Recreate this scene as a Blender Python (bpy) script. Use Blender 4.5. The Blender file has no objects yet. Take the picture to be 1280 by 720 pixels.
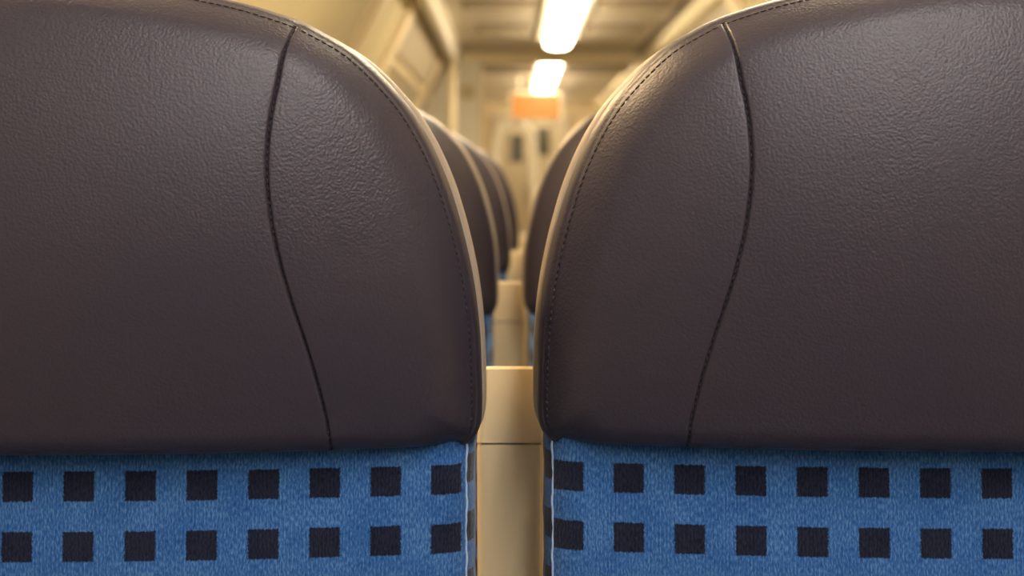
import bpy, math, random
import numpy as np

random.seed(4)
S = bpy.context.scene
C = S.collection

# ------------------------------------------------------------------ camera, world, exposure
EYE = 1.12                      # camera height above the floor
FPX = 2080.0                    # focal length in pixels of the 1280 px wide frame
HORIZON = 235.0                 # image row of the horizon
cam_data = bpy.data.cameras.new('camera')
cam_data.sensor_width = 36.0
cam_data.lens = FPX / 1280.0 * 36.0
cam_data.shift_y = -(360.0 - HORIZON) / 1280.0
cam_data.clip_start = 0.02
cam_data.dof.use_dof = True
cam_data.dof.focus_distance = 0.80
cam_data.dof.aperture_fstop = 10.0
cam = bpy.data.objects.new('camera', cam_data)
cam.location = (0, 0, EYE)
cam.rotation_euler = (math.pi / 2, 0, 0)
C.objects.link(cam)
S.camera = cam

world = bpy.data.worlds.new('world')
S.world = world
world.use_nodes = True
world.node_tree.nodes['Background'].inputs[0].default_value = (0.5, 0.6, 0.8, 1)
world.node_tree.nodes['Background'].inputs[1].default_value = 0.2

S.view_settings.view_transform = 'Standard'
S.view_settings.look = 'None'
S.view_settings.gamma = 1.0
S.view_settings.use_curve_mapping = False
S.view_settings.exposure = 0.0

LAMP_WARM = (1.0, 0.83, 0.56)
LAMP_NEUTRAL = (1.0, 0.95, 0.91)
LAMP_POWER = 25.0
LAMP_FRONT = 33.0


def px(x, y, d):
    """point seen at image pixel (x, y) at distance d along the carriage"""
    return ((x - 640.0) / FPX * d, d, EYE + (HORIZON - y) / FPX * d)


# ------------------------------------------------------------------ materials
def new_mat(name):
    m = bpy.data.materials.new(name)
    m.use_nodes = True
    nt = m.node_tree
    return m, nt, nt.nodes['Principled BSDF']


def L(nt, a, b):
    nt.links.new(a, b)


def node(nt, kind, **kw):
    n = nt.nodes.new(kind)
    for k, v in kw.items():
        setattr(n, k, v)
    return n


def math_node(nt, op, a, b=None, c=None):
    n = nt.nodes.new('ShaderNodeMath')
    n.operation = op
    for i, v in enumerate((a, b, c)):
        if v is None:
            continue
        if isinstance(v, (int, float)):
            n.inputs[i].default_value = v
        else:
            nt.links.new(v, n.inputs[i])
    return n.outputs[0]


def plain(name, col, rough=0.5, noise=0.06, scale=12.0, bump=0.0, metal=0.0, spec=0.5):
    m, nt, b = new_mat(name)
    tc = node(nt, 'ShaderNodeTexCoord')
    nz = node(nt, 'ShaderNodeTexNoise')
    nz.inputs['Scale'].default_value = scale
    nz.inputs['Detail'].default_value = 4
    L(nt, tc.outputs['Object'], nz.inputs['Vector'])
    mx = node(nt, 'ShaderNodeMixRGB')
    mx.inputs[1].default_value = (*[c * (1 - noise) for c in col], 1)
    mx.inputs[2].default_value = (*[min(1, c * (1 + noise)) for c in col], 1)
    L(nt, nz.outputs['Fac'], mx.inputs[0])
    L(nt, mx.outputs[0], b.inputs['Base Color'])
    b.inputs['Roughness'].default_value = rough
    b.inputs['Metallic'].default_value = metal
    b.inputs['Specular IOR Level'].default_value = spec
    if bump:
        bp = node(nt, 'ShaderNodeBump')
        bp.inputs['Strength'].default_value = bump
        bp.inputs['Distance'].default_value = 0.001
        n2 = node(nt, 'ShaderNodeTexNoise')
        n2.inputs['Scale'].default_value = scale * 40
        L(nt, tc.outputs['Object'], n2.inputs['Vector'])
        L(nt, n2.outputs['Fac'], bp.inputs['Height'])
        L(nt, bp.outputs[0], b.inputs['Normal'])
    return m


def leather():
    m, nt, b = new_mat('leather')
    tc = node(nt, 'ShaderNodeTexCoord')
    mp = node(nt, 'ShaderNodeMapping')
    L(nt, tc.outputs['Object'], mp.inputs[0])
    # domain warp
    wn = node(nt, 'ShaderNodeTexNoise')
    wn.inputs['Scale'].default_value = 55
    wn.inputs['Detail'].default_value = 2
    L(nt, mp.outputs[0], wn.inputs['Vector'])
    sub = node(nt, 'ShaderNodeVectorMath', operation='SUBTRACT')
    L(nt, wn.outputs['Color'], sub.inputs[0])
    sub.inputs[1].default_value = (0.5, 0.5, 0.5)
    sc = node(nt, 'ShaderNodeVectorMath', operation='SCALE')
    L(nt, sub.outputs[0], sc.inputs[0])
    sc.inputs['Scale'].default_value = 0.003
    add = node(nt, 'ShaderNodeVectorMath', operation='ADD')
    L(nt, mp.outputs[0], add.inputs[0])
    L(nt, sc.outputs[0], add.inputs[1])
    vo = node(nt, 'ShaderNodeTexVoronoi', feature='SMOOTH_F1')
    vo.inputs['Scale'].default_value = 700
    vo.inputs['Smoothness'].default_value = 0.5
    L(nt, add.outputs[0], vo.inputs['Vector'])
    n2 = node(nt, 'ShaderNodeTexNoise')
    n2.inputs['Scale'].default_value = 640
    n2.inputs['Detail'].default_value = 3
    L(nt, add.outputs[0], n2.inputs['Vector'])
    h = math_node(nt, 'ADD', math_node(nt, 'MULTIPLY', vo.outputs['Distance'], -0.8), n2.outputs['Fac'])
    # worn areas have a flatter grain
    lo = node(nt, 'ShaderNodeTexNoise')
    lo.inputs['Scale'].default_value = 9
    L(nt, mp.outputs[0], lo.inputs['Vector'])
    st = node(nt, 'ShaderNodeMapRange')
    st.inputs[1].default_value = 0.35
    st.inputs[2].default_value = 0.65
    st.inputs[3].default_value = 0.25
    st.inputs[4].default_value = 0.55
    L(nt, lo.outputs['Fac'], st.inputs[0])
    bp = node(nt, 'ShaderNodeBump')
    bp.inputs['Distance'].default_value = 0.00045
    L(nt, st.outputs[0], bp.inputs['Strength'])
    L(nt, h, bp.inputs['Height'])
    L(nt, bp.outputs[0], b.inputs['Normal'])
    cr = node(nt, 'ShaderNodeMixRGB')
    cr.inputs[1].default_value = (0.030, 0.026, 0.042, 1)
    cr.inputs[2].default_value = (0.045, 0.036, 0.049, 1)
    L(nt, lo.outputs['Fac'], cr.inputs[0])
    L(nt, cr.outputs[0], b.inputs['Base Color'])
    b.inputs['Roughness'].default_value = 0.42
    b.inputs['Specular IOR Level'].default_value = 0.40
    return m


def fabric():
    """blue moquette with a printed grid of dark squares; UV is in metres"""
    m, nt, b = new_mat('checked_moquette')
    uv = node(nt, 'ShaderNodeUVMap')
    uv.uv_map = 'UVMap'
    sep = node(nt, 'ShaderNodeSeparateXYZ')
    L(nt, uv.outputs[0], sep.inputs[0])
    nz = node(nt, 'ShaderNodeTexNoise')
    nz.inputs['Scale'].default_value = 900
    nz.inputs['Detail'].default_value = 1
    L(nt, uv.outputs[0], nz.inputs['Vector'])
    wob = math_node(nt, 'MULTIPLY', math_node(nt, 'SUBTRACT', nz.outputs['Fac'], 0.5), 0.0016)
    # ribs snap the horizontal edges of the squares like knitted columns
    u0 = sep.outputs[0]
    v0 = sep.outputs[1]
    PX_, PZ = 0.0294, 0.0288
    def cell(v, p, w):
        v = math_node(nt, 'ADD', v, wob)
        f = math_node(nt, 'FRACT', math_node(nt, 'ADD', math_node(nt, 'DIVIDE', v, p), 100.5))
        d = math_node(nt, 'ABSOLUTE', math_node(nt, 'SUBTRACT', f, 0.5))
        mr = node(nt, 'ShaderNodeMapRange')
        L(nt, d, mr.inputs[0])
        mr.inputs[1].default_value = w + 0.012
        mr.inputs[2].default_value = w - 0.012
        mr.inputs[3].default_value = 0
        mr.inputs[4].default_value = 1
        return mr.outputs[0]
    mask = math_node(nt, 'MULTIPLY', cell(u0, PX_, 0.252), cell(v0, PZ, 0.25))
    # vertical rib + fleck
    rib = math_node(nt, 'SINE', math_node(nt, 'MULTIPLY', u0, 2 * math.pi / 0.0019))
    mp = node(nt, 'ShaderNodeMapping')
    mp.inputs['Scale'].default_value = (1.0, 0.30, 1)
    L(nt, uv.outputs[0], mp.inputs[0])
    fl = node(nt, 'ShaderNodeTexNoise')
    fl.inputs['Scale'].default_value = 1300
    fl.inputs['Detail'].default_value = 2
    L(nt, mp.outputs[0], fl.inputs['Vector'])
    f2 = node(nt, 'ShaderNodeTexNoise')
    f2.inputs['Scale'].default_value = 45
    L(nt, uv.outputs[0], f2.inputs['Vector'])
    fac = math_node(nt, 'ADD', math_node(nt, 'MULTIPLY', rib, 0.10),
                    math_node(nt, 'ADD', math_node(nt, 'MULTIPLY', math_node(nt, 'SUBTRACT', fl.outputs['Fac'], 0.5), 2.2),
                              math_node(nt, 'ADD', math_node(nt, 'MULTIPLY', math_node(nt, 'SUBTRACT', f2.outputs['Fac'], 0.5), 0.7), 0.5)))
    blue = node(nt, 'ShaderNodeValToRGB')
    e = blue.color_ramp.elements
    e[0].position, e[0].color = 0.0, (0.010, 0.060, 0.22, 1)
    e[1].position, e[1].color = 1.0, (0.085, 0.20, 0.43, 1)
    mid = blue.color_ramp.elements.new(0.5)
    mid.color = (0.028, 0.108, 0.315, 1)
    L(nt, fac, blue.inputs[0])
    dark = node(nt, 'ShaderNodeValToRGB')
    e = dark.color_ramp.elements
    e[0].position, e[0].color = 0.15, (0.003, 0.005, 0.017, 1)
    e[1].position, e[1].color = 1.0, (0.016, 0.020, 0.045, 1)
    L(nt, fac, dark.inputs[0])
    mx = node(nt, 'ShaderNodeMixRGB')
    L(nt, mask, mx.inputs[0])
    L(nt, blue.outputs[0], mx.inputs[1])
    L(nt, dark.outputs[0], mx.inputs[2])
    L(nt, mx.outputs[0], b.inputs['Base Color'])
    b.inputs['Roughness'].default_value = 0.95
    b.inputs['Specular IOR Level'].default_value = 0.15
    b.inputs['Sheen Weight'].default_value = 0.15
    b.inputs['Sheen Roughness'].default_value = 0.5
    bp = node(nt, 'ShaderNodeBump')
    bp.inputs['Strength'].default_value = 0.5
    bp.inputs['Distance'].default_value = 0.0007
    L(nt, fac, bp.inputs['Height'])
    L(nt, bp.outputs[0], b.inputs['Normal'])
    return m


def emit(name, col, strength):
    m, nt, b = new_mat(name)
    b.inputs['Base Color'].default_value = (*[min(1, c) for c in col], 1)
    b.inputs['Emission Color'].default_value = (*col, 1)
    b.inputs['Emission Strength'].default_value = strength
    return m


def led_mat():
    m, nt, b = new_mat('amber_led_matrix')
    tc = node(nt, 'ShaderNodeTexCoord')
    br = node(nt, 'ShaderNodeTexBrick')
    br.inputs['Scale'].default_value = 60
    br.inputs['Mortar Size'].default_value = 0.012
    br.inputs['Color1'].default_value = (1, 0.30, 0.03, 1)
    br.inputs['Color2'].default_value = (1, 0.38, 0.05, 1)
    br.inputs['Mortar'].default_value = (0.25, 0.06, 0.01, 1)
    mp = node(nt, 'ShaderNodeMapping')
    mp.inputs['Rotation'].default_value = (math.pi / 2, 0, 0)
    L(nt, tc.outputs['Object'], mp.inputs[0])
    L(nt, mp.outputs[0], br.inputs['Vector'])
    L(nt, br.outputs['Color'], b.inputs['Emission Color'])
    b.inputs['Base Color'].default_value = (0.1, 0.04, 0.01, 1)
    b.inputs['Emission Strength'].default_value = 0.8
    return m


M = {
    'leather': leather(),
    'fabric': fabric(),
    'thread': plain('dark_thread', (0.016, 0.013, 0.018), 0.7, 0.2, 300),
    'pipe': plain('pale_blue_thread', (0.30, 0.42, 0.62), 0.8, 0.35, 500),
    'shell': plain('beige_shell_plastic', (0.36, 0.30, 0.24), 0.45, 0.04, 20),
    'divider': plain('cream_divider_plastic', (0.78, 0.62, 0.37), 0.30, 0.05, 16, 0.08),
    'steel': plain('satin_grey_steel', (0.34, 0.33, 0.31), 0.4, 0.05, 30, 0, 0.7),
    'wall': plain('cream_wall_panel', (0.66, 0.55, 0.36), 0.5, 0.03, 3),
    'pillar': plain('pale_cream_pillar', (0.82, 0.70, 0.48), 0.45, 0.03, 3),
    'ceiling': plain('grey_beige_ceiling', (0.74, 0.66, 0.54), 0.6, 0.04, 3),
    'beam': plain('cream_beam', (0.95, 0.85, 0.60), 0.5, 0.04, 3),
    'vent': plain('brown_grey_vent_and_shade', (0.30, 0.24, 0.18), 0.6, 0.1, 6),
    'blind': plain('khaki_roller_blind', (0.62, 0.53, 0.32), 0.7, 0.03, 3),
    'olive_glass': plain('olive_tinted_glass', (0.28, 0.23, 0.13), 0.15, 0.05, 3),
    'dark_glass': plain('dark_door_glass', (0.05, 0.045, 0.03), 0.12, 0.05, 3),
    'white': plain('white_enamel', (0.85, 0.80, 0.68), 0.35, 0.03, 5),
    'door': plain('cream_door', (0.40, 0.33, 0.22), 0.4, 0.03, 5),
    'housing': plain('white_lamp_housing', (0.72, 0.66, 0.52), 0.4, 0.03, 5),
    'black': plain('black_plastic', (0.02, 0.02, 0.02), 0.4, 0.1, 20),
    'floor': plain('speckled_grey_floor', (0.085, 0.083, 0.085), 0.55, 0.35, 160),
    'red': plain('red_sticker', (0.6, 0.08, 0.05), 0.5, 0.05, 20),
    'lampw': emit('lamp_diffuser_warm', LAMP_WARM, LAMP_POWER),
    'lampn': emit('lamp_diffuser_neutral', LAMP_NEUTRAL, LAMP_FRONT),
    'header': plain('taupe_header_panel', (0.46, 0.39, 0.29), 0.5, 0.04, 3),
    'led': led_mat(),
    'spot': emit('added_spot_lens', (1.0, 0.70, 0.36), 620.0),  # glow of the unseen spots added for the headrest edge
}


# ------------------------------------------------------------------ mesh helpers
def link(name, me, mat, parent=None, smooth=True):
    o = bpy.data.objects.new(name, me)
    if mat is not None:
        me.materials.append(M[mat])
    C.objects.link(o)
    if parent is not None:
        o.parent = parent
    if smooth:
        me.polygons.foreach_set('use_smooth', [True] * len(me.polygons))
    return o


class MB:
    def __init__(self):
        self.v, self.f = [], []

    def box(self, x0, x1, y0, y1, z0, z1, b=0.0):
        """box with optional chamfer on every edge"""
        n = len(self.v)
        if b <= 0:
            self.v += [(x, y, z) for x in (x0, x1) for y in (y0, y1) for z in (z0, z1)]
            q = [(0, 1, 3, 2), (4, 6, 7, 5), (0, 4, 5, 1), (2, 3, 7, 6), (0, 2, 6, 4), (1, 5, 7, 3)]
            self.f += [tuple(n + i for i in t) for t in q]
            return self
        idx = {}
        X, Y, Z = (x0, x1), (y0, y1), (z0, z1)
        for i in range(2):
            for j in range(2):
                for k in range(2):
                    sx, sy, sz = (1, -1)[i], (1, -1)[j], (1, -1)[k]
                    for ax in range(3):
                        p = [X[i] + sx * b, Y[j] + sy * b, Z[k] + sz * b]
                        p[ax] = (X[i], Y[j], Z[k])[ax]
                        idx[(i, j, k, ax)] = len(self.v)
                        self.v.append(tuple(p))
        g = lambda i, j, k, a: idx[(i, j, k, a)]
        for i in range(2):
            f = [g(i, 0, 0, 0), g(i, 1, 0, 0), g(i, 1, 1, 0), g(i, 0, 1, 0)]
            self.f.append(tuple(f if i else f[::-1]))
            f = [g(0, i, 0, 1), g(0, i, 1, 1), g(1, i, 1, 1), g(1, i, 0, 1)]
            self.f.append(tuple(f if i else f[::-1]))
            f = [g(0, 0, i, 2), g(1, 0, i, 2), g(1, 1, i, 2), g(0, 1, i, 2)]
            self.f.append(tuple(f if i else f[::-1]))
        for a in range(2):
            for c in range(2):
                self.f.append((g(a, c, 0, 0), g(a, c, 1, 0), g(a, c, 1, 1), g(a, c, 0, 1)))
                self.f.append((g(a, 0, c, 0), g(a, 1, c, 0), g(a, 1, c, 2), g(a, 0, c, 2)))
                self.f.append((g(0, a, c, 1), g(1, a, c, 1), g(1, a, c, 2), g(0, a, c, 2)))
                for d in range(2):
                    self.f.append((g(a, c, d, 0), g(a, c, d, 1), g(a, c, d, 2)))
        return self

    def tube(self, pts, r, n=10, cap=True):
        pts = [np.array(p, float) for p in pts]
        base = len(self.v)
        prev = None
        for i, p in enumerate(pts):
            t = pts[min(i + 1, len(pts) - 1)] - pts[max(i - 1, 0)]
            t /= np.linalg.norm(t) + 1e-12
            a = prev if prev is not None else (np.array((0, 0, 1.0)) if abs(t[2]) < 0.9 else np.array((1.0, 0, 0)))
            a = a - t * a.dot(t)
            a /= np.linalg.norm(a)
            prev = a
            c = np.cross(t, a)
            for k in range(n):
                w = 2 * math.pi * k / n
                self.v.append(tuple(p + r * (math.cos(w) * a + math.sin(w) * c)))
        for i in range(len(pts) - 1):
            for k in range(n):
                k2 = (k + 1) % n
                self.f.append((base + i * n + k, base + i * n + k2, base + (i + 1) * n + k2, base + (i + 1) * n + k))
        if cap:
            self.f.append(tuple(base + k for k in range(n))[::-1])
            e = base + (len(pts) - 1) * n
            self.f.append(tuple(e + k for k in range(n)))
        return self

    def prism(self, poly, axis_pts):
        """polygon (list of xz) swept between two y values"""
        y0, y1 = axis_pts
        n = len(self.v)
        k = len(poly)
        self.v += [(x, y0, z) for x, z in poly] + [(x, y1, z) for x, z in poly]
        self.f += [tuple(n + i for i in range(k)), tuple(n + k + i for i in range(k))[::-1]]
        self.f += [(n + i, n + k + i, n + k + (i + 1) % k, n + (i + 1) % k) for i in range(k)]
        return self

    def build(self, name, mat, parent=None, smooth=False):
        me = bpy.data.meshes.new(name)
        me.from_pydata(self.v, [], self.f)
        me.update()
        import bmesh
        bm = bmesh.new()
        bm.from_mesh(me)
        bmesh.ops.recalc_face_normals(bm, faces=bm.faces)
        bm.to_mesh(me)
        bm.free()
        return link(name, me, mat, parent, smooth)


def grid_mesh(name, P, uv=None, closed_u=False):
    """P: (rows, cols, 3) array"""
    nv, nu = P.shape[:2]
    me = bpy.data.meshes.new(name)
    f = []
    for j in range(nv - 1):
        for i in range(nu if closed_u else nu - 1):
            i2 = (i + 1) % nu
            f.append((j * nu + i, j * nu + i2, (j + 1) * nu + i2, (j + 1) * nu + i))
    me.from_pydata(P.reshape(-1, 3).tolist(), [], f)
    if uv is not None:
        lay = me.uv_layers.new(name='UVMap')
        U = uv.reshape(-1, 2)
        idx = np.empty(len(me.loops), dtype=np.int32)
        me.loops.foreach_get('vertex_index', idx)
        lay.data.foreach_set('uv', U[idx].ravel().astype(np.float32))
    me.update()
    return me


def tag(o, label=None, cat=None, group=None, kind=None):
    if label: o['label'] = label
    if cat: o['category'] = cat
    if group: o['group'] = group
    if kind: o['kind'] = kind
    return o


def empty(name, loc):
    o = bpy.data.objects.new(name, None)
    o.empty_display_size = 0.1
    o.location = loc
    C.objects.link(o)
    return o


def struct(mb, name, mat, parent=None):
    o = mb.build(name, mat, parent)
    if parent is None:
        o['kind'] = 'structure'
    return o


def catmull(pts, n=12):
    P = np.array(pts, float)
    P = np.vstack([2 * P[0] - P[1], P, 2 * P[-1] - P[-2]])
    out = []
    for i in range(1, len(P) - 2):
        for k in range(n):
            t = k / n
            a, b, c, d = P[i - 1], P[i], P[i + 1], P[i + 2]
            out.append(0.5 * (2 * b + (c - a) * t + (2 * a - 5 * b + 4 * c - d) * t * t + (3 * b - a - 3 * c + d) * t ** 3))
    out.append(P[-2])
    return np.array(out)


# ------------------------------------------------------------------ the carriage
WX, EDGE, CEIL = 0.76, 0.43, EYE + 1.0      # wall, cornice, ceiling
CX = 0.30                                    # carriage centre line
BEND = EYE + 0.34
Y0, Y1 = -4.6, 19.4
half_w, half_c = CX + WX, CX + EDGE

struct(MB().box(CX - half_w - .1, CX + half_w + .1, Y0, Y1, -0.1, 0.0), 'floor', 'floor')
struct(MB().box(CX - half_c - .12, CX + half_c + .12, Y0, Y1, CEIL, CEIL + 0.08), 'ceiling', 'ceiling')


def wall(side, name):
    s = side
    a, b = CX + s * half_w, CX + s * half_c
    mb = MB()
    mb.prism([(a, 0), (a, BEND), (b, CEIL), (b + s * .1, CEIL), (a + s * .1, BEND), (a + s * .1, 0)], (Y0, Y1))
    return struct(mb, name, 'wall')


wl = wall(-1, 'wall_left')
wr = wall(1, 'wall_right')
struct(MB().box(CX - half_w - .1, CX + half_w + .1, Y0 - .1, Y0, -0.1, CEIL + .08), 'wall_front', 'wall')
struct(MB().box(CX - half_w - .1, CX + half_w + .1, Y1, Y1 + .1, -0.1, CEIL + .08), 'wall_back', 'wall')


def lean(side, t, y, off=0.0):
    """point on the leaning upper wall, t = 0 at the bend, 1 at the cornice"""
    a, b = CX + side * half_w, CX + side * half_c
    n = np.array((-(CEIL - BEND) * side, 0, -abs(b - a)))
    n = n / np.linalg.norm(n)
    return (a + (b - a) * t + n[0] * off, y, BEND + (CEIL - BEND) * t + n[2] * off)


def lean_slab(side, t0, t1, y0, y1, th, mb=None):
    mb = mb or MB()
    n = len(mb.v)
    for off in (0.0, th):
        mb.v += [lean(side, t0, y0, off), lean(side, t1, y0, off), lean(side, t1, y1, off), lean(side, t0, y1, off)]
    mb.f += [tuple(n + i for i in t) for t in
             [(0, 1, 2, 3), (7, 6, 5, 4), (0, 4, 5, 1), (1, 5, 6, 2), (2, 6, 7, 3), (3, 7, 4, 0)]]
    return mb


# pillars and windows on both walls
PILL = [-3.4, -1.0, 1.4, 3.6, 6.75, 7.95, 11.2, 14.2, 17.2]
k = 1
trim = 1
for s in (-1, 1):
    for i, y in enumerate(PILL):
        mb = lean_slab(s, 0.0, 1.0, y - .14, y + .14, 0.035)
        xa = CX + s * half_w
        mb.box(min(xa, xa - s * .035), max(xa, xa - s * .035), y - .14, y + .14, 0.55, BEND)
        struct(mb, 'trim_%d' % trim, 'pillar')
        trim += 1
    for i in range(len(PILL) - 1):
        ya, yb = PILL[i] + .22, PILL[i + 1] - .22
        if yb - ya < .6:
            ya, yb = PILL[i] + .16, PILL[i + 1] - .16
        far = ya > 7.5
        w = struct(lean_slab(s, 0.06, 0.44 if far else 0.86, ya, yb, 0.012), 'window_%d' % k, 'olive_glass' if far else 'blind')
        k += 1
        fr = MB()
        t1 = 0.44 if far else 0.86
        lean_slab(s, 0.02, 0.06, ya - .03, yb + .03, 0.02, fr)
        lean_slab(s, t1, t1 + .04, ya - .03, yb + .03, 0.02, fr)
        lean_slab(s, 0.06, t1, ya - .03, ya, 0.02, fr)
        lean_slab(s, 0.06, t1, yb, yb + .03, 0.02, fr)
        fr.build('window_frame', 'pillar', w)
        lo = MB().box(min(xa, xa - s * .012), max(xa, xa - s * .012), ya, yb, 0.80, BEND - .06)
        lo.build('lower_pane', 'olive_glass', w)
        if far:
            ln = lean_slab(s, 0.52, 0.93, ya - .03, yb + .03, 0.02)
            ln.build('header_panel', 'header', w)

# cornice mouldings where wall and ceiling meet
for s in (-1, 1):
    b = CX + s * half_c
    mb = MB().prism([(b + s * .05, CEIL), (b - s * .06, CEIL), (b - s * .065, CEIL - .04), (b - s * .03, CEIL - .075), (b + s * .07, CEIL - .085)], (Y0, Y1))
    struct(mb, 'trim_%d' % trim, 'white' if s < 0 else 'beam')
    trim += 1
# darker joint strip beside the right cornice and ceiling seams
struct(MB().box(CX + .60, CX + .665, Y0, 12.3, CEIL - .012, CEIL), 'trim_%d' % trim, 'vent'); trim += 1

# cross beam of the ceiling and a dark strip painting the shade behind it
struct(MB().box(CX - half_c, CX + half_c, 12.25, 12.45, CEIL - .075, CEIL, .012), 'trim_%d' % trim, 'beam'); trim += 1
struct(MB().box(CX - half_c, CX + half_c, 13.45, 14.1, CEIL - .03, CEIL), 'trim_%d' % trim, 'vent'); trim += 1

# ceiling vents with slats
vent_spots = [(9.0, -.27, .14), (10.35, -.22, .12), (9.0, .46, .84), (10.35, .46, .80), (6.6, -.27, .14), (6.6, .46, .84)]
vent_words = {9.0: 'over the fifth row of windows', 10.35: 'just before the cross beam', 6.6: 'between the near ceiling lamps'}
for (y, xa, xb) in vent_spots:
    e = empty('ceiling_vent', ((xa + xb) / 2, y, CEIL))
    w = (xb - xa) / 2
    MB().box(-w, w, -.20, .20, -.012, 0).build('vent_plate', 'vent', e)
    for j in range(6):
        MB().box(-w + .02, w - .02, -.17 + j * .06, -.135 + j * .06, -.02, -.012).build('slat', 'beam' if j % 3 == 2 else 'vent', e)
    tag(e, 'brown grey slatted ceiling vent %s the lamp, %s' % ('window-side of' if xa < 0 else 'aisle-side of', vent_words[y]), 'vent', 'ceiling vents')

# ceiling lamps
lamp_words = ['ceiling lamp strip over the seats facing the front pair', 'long glowing ceiling strip lamp above the rear seat rows',
              'long glowing ceiling strip lamp ending just before the cross beam', 'short glowing ceiling lamp beyond the cross beam', 'added ceiling lamp over the end door, hidden behind the amber display']
for i, (a, b, mt) in enumerate([(-2.5, .25, 'lampn'), (1.2, 5.6, 'lampw'), (7.0, 11.0, 'lampw'), (12.75, 16.6, 'lampw'), (17.5, 19.1, 'lampw')]):  # the last lamp is added, hidden by the display, to brighten the end wall
    e = empty('ceiling_lamp', (CX, (a + b) / 2, CEIL))
    h = (b - a) / 2
    MB().box(-.125, .125, -h - .03, h + .03, -.025, 0).build('housing', 'housing', e)
    # rounded diffuser
    prof = [(-.080, -.025), (-.078, -.064), (-.05, -.078), (0, -.083), (.05, -.078), (.078, -.064), (.080, -.025)]
    MB().prism(prof, (-h, h)).build('diffuser', mt, e)
    tag(e, lamp_words[i], 'lamp', 'ceiling lamps')

# unseen spot lamps added on the leaning wall to warm the right headrest's edge
for i, y in enumerate((1.2, 2.87)):
    bx_, _, bz_ = lean(-1, 0.6, 0, 0.0)
    e = empty('added_spot_lamp', (bx_, y, bz_))
    dirv = np.array((.66, -.36, -.66))
    P = lambda t: tuple(dirv * t)
    MB().tube([P(-.005), P(.02), P(.055)], .030, 18).build('arm', 'white', e, True)
    MB().tube([P(.055), P(.062), P(.085)], .052, 18).build('housing', 'white', e, True)
    MB().tube([P(.0852), P(.090)], .042, 18).build('lens', 'spot', e, True)
    tag(e, ('added round warm spot lamp over the foremost seat row', 'added round warm spot lamp over the third seat row')[i], 'lamp', 'added spot lamps')

# overhead rail along the windows and the pole that carries it
e = empty('overhead_rail', (-.40, 2.0, CEIL - .12))
MB().tube([(0, 0, 0), (0, 5, 0), (0, 9.985, 0)], .034, 14).build('rail', 'white', e, True)
for y in (.3, 3.1, 5.7, 8.3):
    MB().tube([(0, y, .02), (0, y, .119)], .014, 10).build('bracket', 'white', e, True)
tag(e, 'cream tubular overhead rail running along the window-side ceiling edge', 'rail')
e = empty('grab_pole', (-.40, 11.1, 0))
MB().tube([(0, 0, 0), (0, 0, 1.2), (0, 0, CEIL - .155)], .027, 14).build('pole', 'pillar', e, True)
MB().tube([(0, 0, 0), (0, 0, .03)], .05, 14).build('foot_flange', 'pillar', e, True)
tag(e, 'cream vertical grab pole under the overhead rail', 'pole')

# partition by the wall
e = empty('partition', (-.23, 12.0, 0))
MB().box(-.46, 0, 0, .10, 0, EYE + .30, .01).build('lower_panel', 'pillar', e)
MB().prism([(-.50, EYE + .302), (-.50, EYE + .36), (-.26, EYE + .92), (0, EYE + .92), (0, EYE + .302)], (0.01, .09)).build('upper_panel', 'white', e)
MB().box(0, .02, -.01, .11, 0, EYE + .93, .006).build('edge_post', 'pillar', e)
MB().tube([(-.085, -.006, EYE + .69), (-.085, .008, EYE + .69)], .055, 20).build('sticker', 'blind', e)
tag(e, 'cream draught partition with a round sticker beside the windows', 'partition')

# hanging passenger display
e = empty('information_display', (.215, 15.0, EYE + .74))
MB().box(-.24, .24, 0, .08, -.13, .13, .012).build('case', 'housing', e)
MB().box(-.215, .215, -.006, 0.001, -.11, .11).build('screen', 'led', e)
for x in (-.15, .15):
    MB().tube([(x, .04, .128), (x, .04, CEIL - EYE - .74 - .001)], .012, 10).build('hanger', 'housing', e, True)
tag(e, 'glowing amber passenger information display hung from the ceiling', 'display')

# end door with two dark panes and white arched rail
d = empty('door_1', (.22, Y1 - .002, 0))
d['kind'] = 'structure'
MB().box(-.46, .46, -.06, 0, 0, EYE + .86, .01).build('door_frame', 'header', d)
for x, z0, z1 in ((-.16, .30, .62), (.145, .38, .70)):
    lf = MB().box(x - .15, x + .15, -.085, -.06, .02, EYE + .80, .008).build('door_leaf', 'door', d)
    MB().box(x - .075, x + .075, -.095, -.084, EYE + z0, EYE + z1).build('pane', 'dark_glass', lf)
    MB().tube([(x + .10, -.11, EYE - .15), (x + .10, -.11, EYE + .1)], .012, 8).build('handle', 'steel', lf, True)

e = empty('arched_handrail', (.03, 17.2, 0))
arc = [(-.20, 0, 0), (-.20, 0, 1.0), (-.20, 0, EYE + .30)]
for i in range(1, 12):
    w = math.pi * i / 12
    arc.append((-.20 * math.cos(w), 0, EYE + .42 + .27 * math.sin(w)))
arc += [(.20, 0, EYE + .30), (.20, 0, 1.0), (.20, 0, 0)]
MB().tube(arc, .042, 12).build('rail', 'white', e, True)
MB().tube([(-.20, 0, EYE - .5), (.20, 0, EYE - .5)], .02, 10).build('cross_bar', 'white', e, True)
tag(e, 'white arched tubular handrail standing before the end door', 'handrail')

# ------------------------------------------------------------------ seats
SC = FPX / 0.80                       # pixels per metre at the headrest edge plane
ZB = EYE - (563 - HORIZON) / SC       # lower edge of the headrest
half_px = [(0, -29), (60, -27.5), (120, -22), (185, -12), (247, 0), (301, 12), (364, 32), (400, 50), (427, 66),
           (452, 87), (476, 112), (499, 140), (523, 180), (545, 230), (562, 285), (574, 337), (581, 380), (585, 420),
           (587, 460), (588, 505), (587, 535), (582, 551), (572, 562), (562, 564)]
H = catmull(half_px, 10)
OX = H[:, 0] / SC
OZ = EYE - (H[:, 1] - HORIZON) / SC
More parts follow.
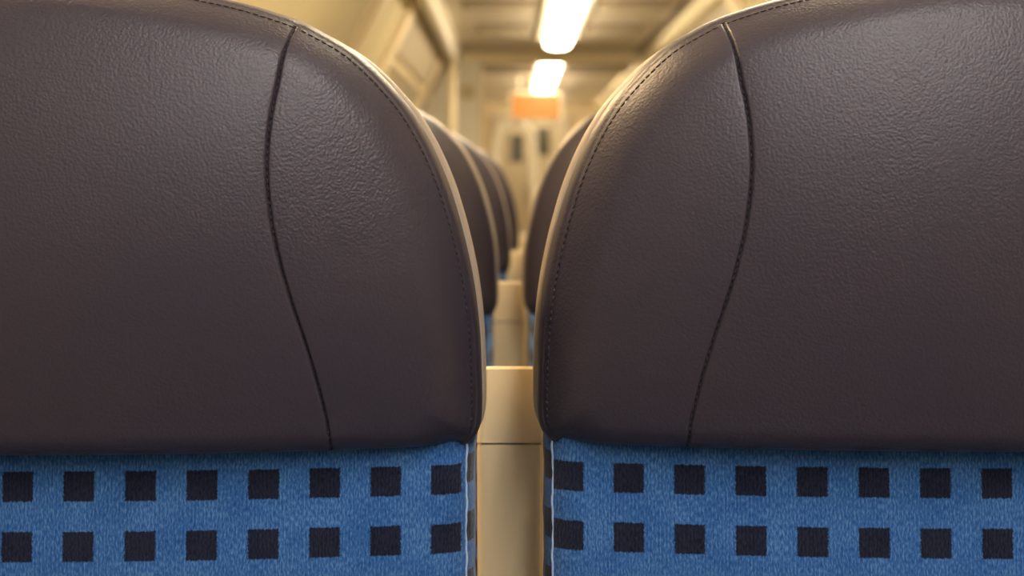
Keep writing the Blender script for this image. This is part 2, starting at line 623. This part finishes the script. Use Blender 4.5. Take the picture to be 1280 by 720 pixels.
# resample by arc length
seg = np.r_[0, np.cumsum(np.hypot(np.diff(OX), np.diff(OZ)))]
NS = 150
ss = np.linspace(0, seg[-1], NS)
OX, OZ = np.interp(ss, seg, OX), np.interp(ss, seg, OZ)
OX[0] = 0
ZT = OZ[0]
FULL = np.vstack([np.c_[-OX[::-1], OZ[::-1]], np.c_[OX[1:], OZ[1:]]])   # bottom-left over the top to bottom-right
seam_px = [(364, 32), (353, 62), (343.5, 100), (336, 140), (332, 180), (331.5, 220), (335, 260), (342, 300), (352, 340),
           (364, 380), (377, 420), (389, 460), (399, 500), (405.5, 530), (409, 568)]
SM = catmull(seam_px, 8)
SXP, SZP = SM[:, 0] / SC, EYE - (SM[:, 1] - HORIZON) / SC
SXP = SXP * np.interp(SM[:, 1], [32, 110, 260, 420, 568], [1.010, 1.030, 1.030, 1.018, 1.004])
ZJ = SZP[0]


def W_at(z):
    return np.interp(-z, -OZ, OX)


def seam_at(z):
    return np.interp(-z, -SZP, SXP)


def seg_dist(x, z, poly):
    d = np.full(x.shape, 1e9)
    for i in range(len(poly) - 1):
        a, b = poly[i], poly[i + 1]
        ab = b - a
        L2 = ab.dot(ab) + 1e-12
        t = np.clip(((x - a[0]) * ab[0] + (z - a[1]) * ab[1]) / L2, 0, 1)
        d = np.minimum(d, np.hypot(x - a[0] - t * ab[0], z - a[1] - t * ab[1]))
    return d


BOT = np.array([[-OX[-1], OZ[-1]], [OX[-1], OZ[-1]]])
SEAM_R = np.c_[SXP, SZP]
SEAM_L = np.c_[-SXP, SZP]


def face_y(x, z):
    """depth of the headrest face (0 = edge plane, negative towards the sitter)"""
    zc = 0.5 * (ZT + ZB)
    q = z - zc
    y = -0.036 + 0.58 * x ** 2 + np.where(q > 0, 1.3, 1.7) * q ** 2
    d = seg_dist(x, z, FULL)
    db = seg_dist(x, z, BOT)
    t = np.clip(1 - d / 0.022, 0, 1)
    y = y + 0.0100 * t ** 2
    y = y - 0.006 * (1 - np.exp(-d / 0.03))
    Rb = 0.010
    t = np.clip(1 - db / Rb, 0, 1)
    y = y + Rb * 0.9 * (1 - np.sqrt(np.maximum(0, 1 - t ** 2 * 0.96)))
    ds = np.minimum(seg_dist(x, z, SEAM_R), seg_dist(x, z, SEAM_L))
    y = y + 0.0020 * np.exp(-(ds / 0.00065) ** 2) + 0.0007 * np.exp(-ds / 0.005)
    return y


def ease(n, p=1.7):
    t = np.linspace(-1, 1, n)
    return np.sign(t) * (1 - (1 - np.abs(t)) ** p)


zrow = OZ.copy()
# central panel
u = ease(131)
hw = np.where(zrow > ZJ, W_at(zrow), np.minimum(seam_at(zrow), W_at(zrow)))
CXg = hw[:, None] * u[None, :]
CZg = np.repeat(zrow[:, None], len(u), 1)
center_me = grid_mesh('center_panel', np.dstack([CXg, face_y(CXg, CZg), CZg]))
# side panels
zs = zrow[zrow <= ZJ]
zs = np.r_[ZJ, zs]
u2 = (ease(61, 1.7) + 1) / 2
sides = {}
for s in (1, -1):
    a, b = seam_at(zs), np.maximum(W_at(zs), seam_at(zs))
    X = s * (a[:, None] + (b - a)[:, None] * u2[None, :])
    Z = np.repeat(zs[:, None], len(u2), 1)
    P = np.dstack([X, face_y(X, Z), Z])
    if s < 0:
        P = P[:, ::-1]
    sides[s] = grid_mesh('side_panel', P)

# gusset band and shell around the outline
T = np.gradient(FULL, axis=0)
T /= np.linalg.norm(T, axis=1)[:, None]
NRM = np.c_[-T[:, 1], T[:, 0]]
NRM = np.where((NRM * (FULL - np.array([0, (ZT + ZB) / 2]))).sum(1)[:, None] < 0, -NRM, NRM)
ye = face_y(FULL[:, 0], FULL[:, 1])


def band(name, prof, yback):
    rows = []
    for out, f in prof:
        p = FULL + NRM * out
        y = ye * (1 - f) + yback * f
        rows.append(np.c_[p[:, 0], y, p[:, 1]])
    return grid_mesh(name, np.stack(rows)[::-1])


YB = 0.078
gusset_me = band('gusset', [(.0, .0), (.0001, .035), (.0012, .045), (.0022, .07), (.0031, .13), (.0037, .22), (.0038, .40), (.0033, .62), (.0024, .85), (.0014, 1.0)], YB - .012)
shell_me = band('shell', [(.0006, .0), (.0052, .06), (.0066, .18), (.0066, .50), (.0040, .8), (-.004, 1.0), (-.05, 1.15), (-.12, 1.18)], YB + .03)
# shell starts behind the gusset: rebuild with constant planes
rows = []
for out, y in [(-.002, YB - .014), (.0034, YB - .013), (.0050, YB - .010), (.0052, YB + .004), (.0030, YB + .018), (-.006, YB + .028), (-.06, YB + .036), (-.13, YB + .038)]:
    p = FULL + NRM * out
    rows.append(np.c_[p[:, 0] * (1 if out > -.05 else 1), np.full(len(p), y), p[:, 1]])
cen = np.array([0, (ZT + ZB) / 2])
for i in (6, 7):
    f = (0.5, 0.02)[i - 6]
    p = cen + (FULL - cen) * f
    rows[i] = np.c_[p[:, 0], np.full(len(p), rows[i][0, 1]), p[:, 1]]
shell_me = grid_mesh('back_shell', np.stack(rows)[::-1])
# underside of the headrest
bot_n = 41
bx_ = np.linspace(-OX[-1], OX[-1], bot_n)
zb = OZ[-1]
rows = [np.c_[bx_, face_y(bx_, np.full(bot_n, zb)), np.full(bot_n, zb)],
        np.c_[bx_, np.full(bot_n, YB - .012), np.full(bot_n, zb + .002)],
        np.c_[bx_, np.full(bot_n, YB + .036), np.full(bot_n, zb + .01)]]
under_me = grid_mesh('underside', np.stack(rows))


def stitches(path, step, ln, r, lift):
    """path: Nx3; short thread pieces following a seam"""
    P = np.array(path)
    s = np.r_[0, np.cumsum(np.linalg.norm(np.diff(P, axis=0), axis=1))]
    mb = MB()
    t = step * .5
    at = lambda q: np.array([np.interp(q, s, P[:, i]) for i in range(3)])
    while t < s[-1] - step:
        a, m_, b = at(t), at(t + ln / 2), at(t + ln)
        a[1] += lift * .2; b[1] += lift * .2; m_[1] -= lift
        mb.tube([a, m_, b], r, 5)
        t += step
    return mb


st_me = []
for s in (1, -1):
    z = np.linspace(ZJ - .002, ZB + .004, 160)
    x = s * seam_at(z)
    st_me.append(stitches(np.c_[x, face_y(x, z) - .0001, z], .0034, .0024, .00042, .0004).build('tmp', 'thread').data)
p = FULL + NRM * (-.0010)
edge_path = np.c_[p[:, 0], face_y(p[:, 0], p[:, 1]), p[:, 1]]
st_me.append(stitches(edge_path[4:-4], .0036, .0026, .00038, .0003).build('tmp', 'thread').data)
for o in [o for o in C.objects if o.name.startswith('tmp')]:
    bpy.data.objects.remove(o)

# cushion of the backrest, under the headrest
BW, BS = 0.2216, 0.2260              # front half width and bulge of the side
BZ1, BZ0 = ZB + .006, 0.44
SQ_Z = EYE - (602.5 - HORIZON) / 2552


def back_y(x, z):
    return 0.024 - 0.021 * (1 - (x / BW) ** 2) - 0.05 * (ZB - z) + 0.006 * np.clip(1 - (BW - np.abs(x)) / .012, 0, 1) ** 2


def make_back(u_shift):
    xs = BW * ease(81, 1.5)
    zs_ = np.r_[np.linspace(BZ1, BZ1 - .10, 40), np.linspace(BZ1 - .11, BZ0, 40)]
    X, Z = np.meshgrid(xs, zs_)
    Y = back_y(X, Z) + .004 * np.exp(-(BZ1 - Z) / .006)
    # rounded upper corners
    P = np.dstack([X, Y, Z])
    uv = np.dstack([X - u_shift, Z - SQ_Z])
    return grid_mesh('backrest', P, uv)


def make_side(s):
    zs_ = np.r_[np.linspace(BZ1 - .004, BZ1 - .10, 30), np.linspace(BZ1 - .11, BZ0, 30)]
    prof = [(BW, .0), (BW + .0022, .003), (BW + .0040, .010), (BS, .022), (BS, .040), (BS - .004, .060), (BS - .02, .070)]
    rows, uvs = [], []
    acc = 0
    wob = 0.0002 * np.sin(zs_ * 160) + .0001 * np.sin(zs_ * 410 + 1)
    for i, (x, dy) in enumerate(prof):
        y = back_y(np.full_like(zs_, BW), zs_) + dy
        rows.append(np.c_[s * (x + wob * (0 < i < 5)), y, zs_])
        if i:
            acc += math.hypot(x - prof[i - 1][0], dy - prof[i - 1][1])
        uvs.append(np.c_[np.full_like(zs_, acc - .006), zs_ - SQ_Z - .0042])
    P, U = np.stack(rows), np.stack(uvs)
    if s > 0:
        P, U = P[::-1], U[::-1]
    return grid_mesh('side_panel', P, U)


def make_pipe(s):
    z = np.linspace(BZ1 - .005, BZ0, 220)
    x = s * (BW + .0004 + .0003 * np.sin(z * 230) + .0002 * np.sin(z * 700))
    y = back_y(np.full_like(z, BW), z) + .0006
    mb = MB().tube(list(zip(x, y, z)), .00062, 6)
    return mb


def make_seat(u_shift):
    root = empty('train_seat', (0, 0, 0))
    hr = link('headrest', gusset_me, 'leather' if not gusset_me.materials else None, root)
    for nm, me in (('center_panel', center_me), ('side_panel', sides[1]), ('side_panel', sides[-1]), ('underside', under_me)):
        link(nm, me, 'leather' if not me.materials else None, hr)
    sh = link('back_shell', shell_me, 'shell' if not shell_me.materials else None, hr)
    for me in st_me:
        o = link('stitching', me, None, hr)
        o['kind'] = 'stuff'
    bk = link('backrest', make_back(u_shift), 'fabric', root)
    for s in (1, -1):
        link('side_panel', make_side(s), 'fabric', bk)
        make_pipe(s).build('piping', 'pipe', bk, True)
    MB().box(-.212, .212, .048, .095, .40, ZB - .012, .012).build('rear_shell', 'shell', bk)
    # squab, with a rolled front
    prof = [(.03, .36), (.03, .46), (-.05, .475), (-.30, .47), (-.40, .465), (-.44, .44), (-.45, .41), (-.44, .37), (-.40, .355)]
    xs = .225 * ease(31, 1.5)
    rows, uvs = [], []
    acc = 0
    for i, (y, z) in enumerate(prof):
        if i:
            acc += math.hypot(y - prof[i - 1][0], z - prof[i - 1][1])
        dome = .010 * (1 - (xs / .225) ** 4) if 1 < i < 6 else 0 * xs
        rows.append(np.c_[xs, np.full_like(xs, y - .02), z + dome])
        uvs.append(np.c_[xs - u_shift, np.full_like(xs, -acc)])
    cu = link('seat_cushion', grid_mesh('seat_cushion', np.stack(rows), np.stack(uvs)), 'fabric', root)
    for s in (1, -1):
        n = len(prof)
        P = np.stack([np.c_[np.full(n, s * .225), [p[0] - .02 for p in prof], [p[1] for p in prof]],
                      np.c_[np.full(n, s * .225), [-.2] * n, [.41] * n]])
        link('cushion_side', grid_mesh('cushion_side', P if s > 0 else P[::-1], P[:, :, 1:] if s > 0 else P[::-1][:, :, 1:]), 'fabric', cu)
    MB().box(-.20, .20, -.40, .06, .33, .36, .008).build('seat_pan', 'steel', root)
    MB().box(-.05, .05, -.26, -.06, .03, .335, .01).build('pedestal', 'steel', root)
    MB().box(-.14, .14, -.32, .02, 0, .032, .006).build('foot_plate', 'steel', root)
    return root


def copy_tree(o, parent=None):
    c = o.copy()
    C.objects.link(c)
    c.parent = parent
    for ch in list(o.children):
        copy_tree(ch, c)
    return c


XL, XR = (3.5 - 640) / SC, (1270.0 - 640) / SC
seat_l = make_seat(16.5 / 2552)
seat_r = make_seat(-22.0 / 2552)
PITCH = 0.835
row_dx = [0, 0, .012, .028]
row_words = ['in the foremost row', 'directly behind the foremost row', 'two rows behind the foremost row', 'in the hindmost row']
for r in range(4):
    for side, proto, x in (('window', seat_l, XL), ('aisle', seat_r, XR)):
        o = proto if r == 0 else copy_tree(proto)
        dz = 0.0 if side == 'window' else 0.0016
        o.location = (x + row_dx[r], 0.80 + r * PITCH, dz)
        lab = 'blue checked train seat with dark leather headrest, %s side, %s' % (side, row_words[r])
        tag(o, lab, 'seat', 'train seats in rows')

# the pair that faces the foremost row across the bay
for side, proto, x in (('window', seat_r, XL), ('aisle', seat_l, XR)):
    o = copy_tree(proto)
    o.location = (x, -0.78, 0)
    o.rotation_euler = (0, 0, math.pi)
    tag(o, 'blue checked train seat facing the foremost row across the bay, %s side' % side, 'seat', 'train seats in rows')

# ------------------------------------------------------------------ dividers between the seats of a pair
def rounded_profile(hx, y0, y1, r, n=4):
    pts = []
    for cx, cy, a0 in ((hx - r, y0 + r, -90), (hx - r, y1 - r, 0), (-hx + r, y1 - r, 90), (-hx + r, y0 + r, 180)):
        for k in range(n + 1):
            w = math.radians(a0 + 90 * k / n)
            pts.append((cx + r * math.cos(w), cy + r * math.sin(w)))
    return pts


def loft(rings, name, mat, parent):
    mb = MB()
    n = len(rings[0])
    for r in rings:
        mb.v += r
    for j in range(len(rings) - 1):
        for i in range(n):
            mb.f.append((j * n + i, j * n + (i + 1) % n, (j + 1) * n + (i + 1) % n, (j + 1) * n + i))
    mb.f.append(tuple(range(n))[::-1])
    mb.f.append(tuple(range((len(rings) - 1) * n, len(rings) * n)))
    return mb.build(name, mat, parent, False)


def make_divider():
    e = empty('seat_divider', (0, 0, 0))
    zt = EYE - (457 - HORIZON) / FPX * .918
    zs_ = EYE - (555 - HORIZON) / FPX * .918
    up = [(zs_ + .0006, .0190), (zs_ + .008, .0182), (zs_ + .015, .0174), (zt - .022, .0168), (zt - .002, .0162), (zt, .0150)]
    loft([[(x, y, z - (.35 * y if z > zt - .006 else 0)) for x, y in rounded_profile(h, .0 if z < zt - .001 else .0014, .045, .0035)] for z, h in up], 'top_cap', 'divider', e)
    lo = [(0.06, .0190), (.60, .0190), (.75, .0184), (.90, .0186), (zs_ - .004, .0190), (zs_ - .0006, .0186)]
    loft([[(x, y, z) for x, y in rounded_profile(h, .0006, .045, .0050)] for z, h in lo], 'column', 'divider', e)
    MB().box(-.0165, .0165, .003, .04, zs_ - .004, zs_ + .004).build('joint', 'shell', e)
    MB().box(-.05, .05, 0, .12, 0, .062, .006).build('foot', 'steel', e)
    return e


dv = make_divider()
for r in range(4):
    o = dv if r == 0 else copy_tree(dv)
    o.location = ((-.0005, -.005, .004, .028)[r], .918 + r * PITCH, 0)
    tag(o, 'cream plastic divider post between the two seats %s' % row_words[r], 'divider', 'seat dividers')
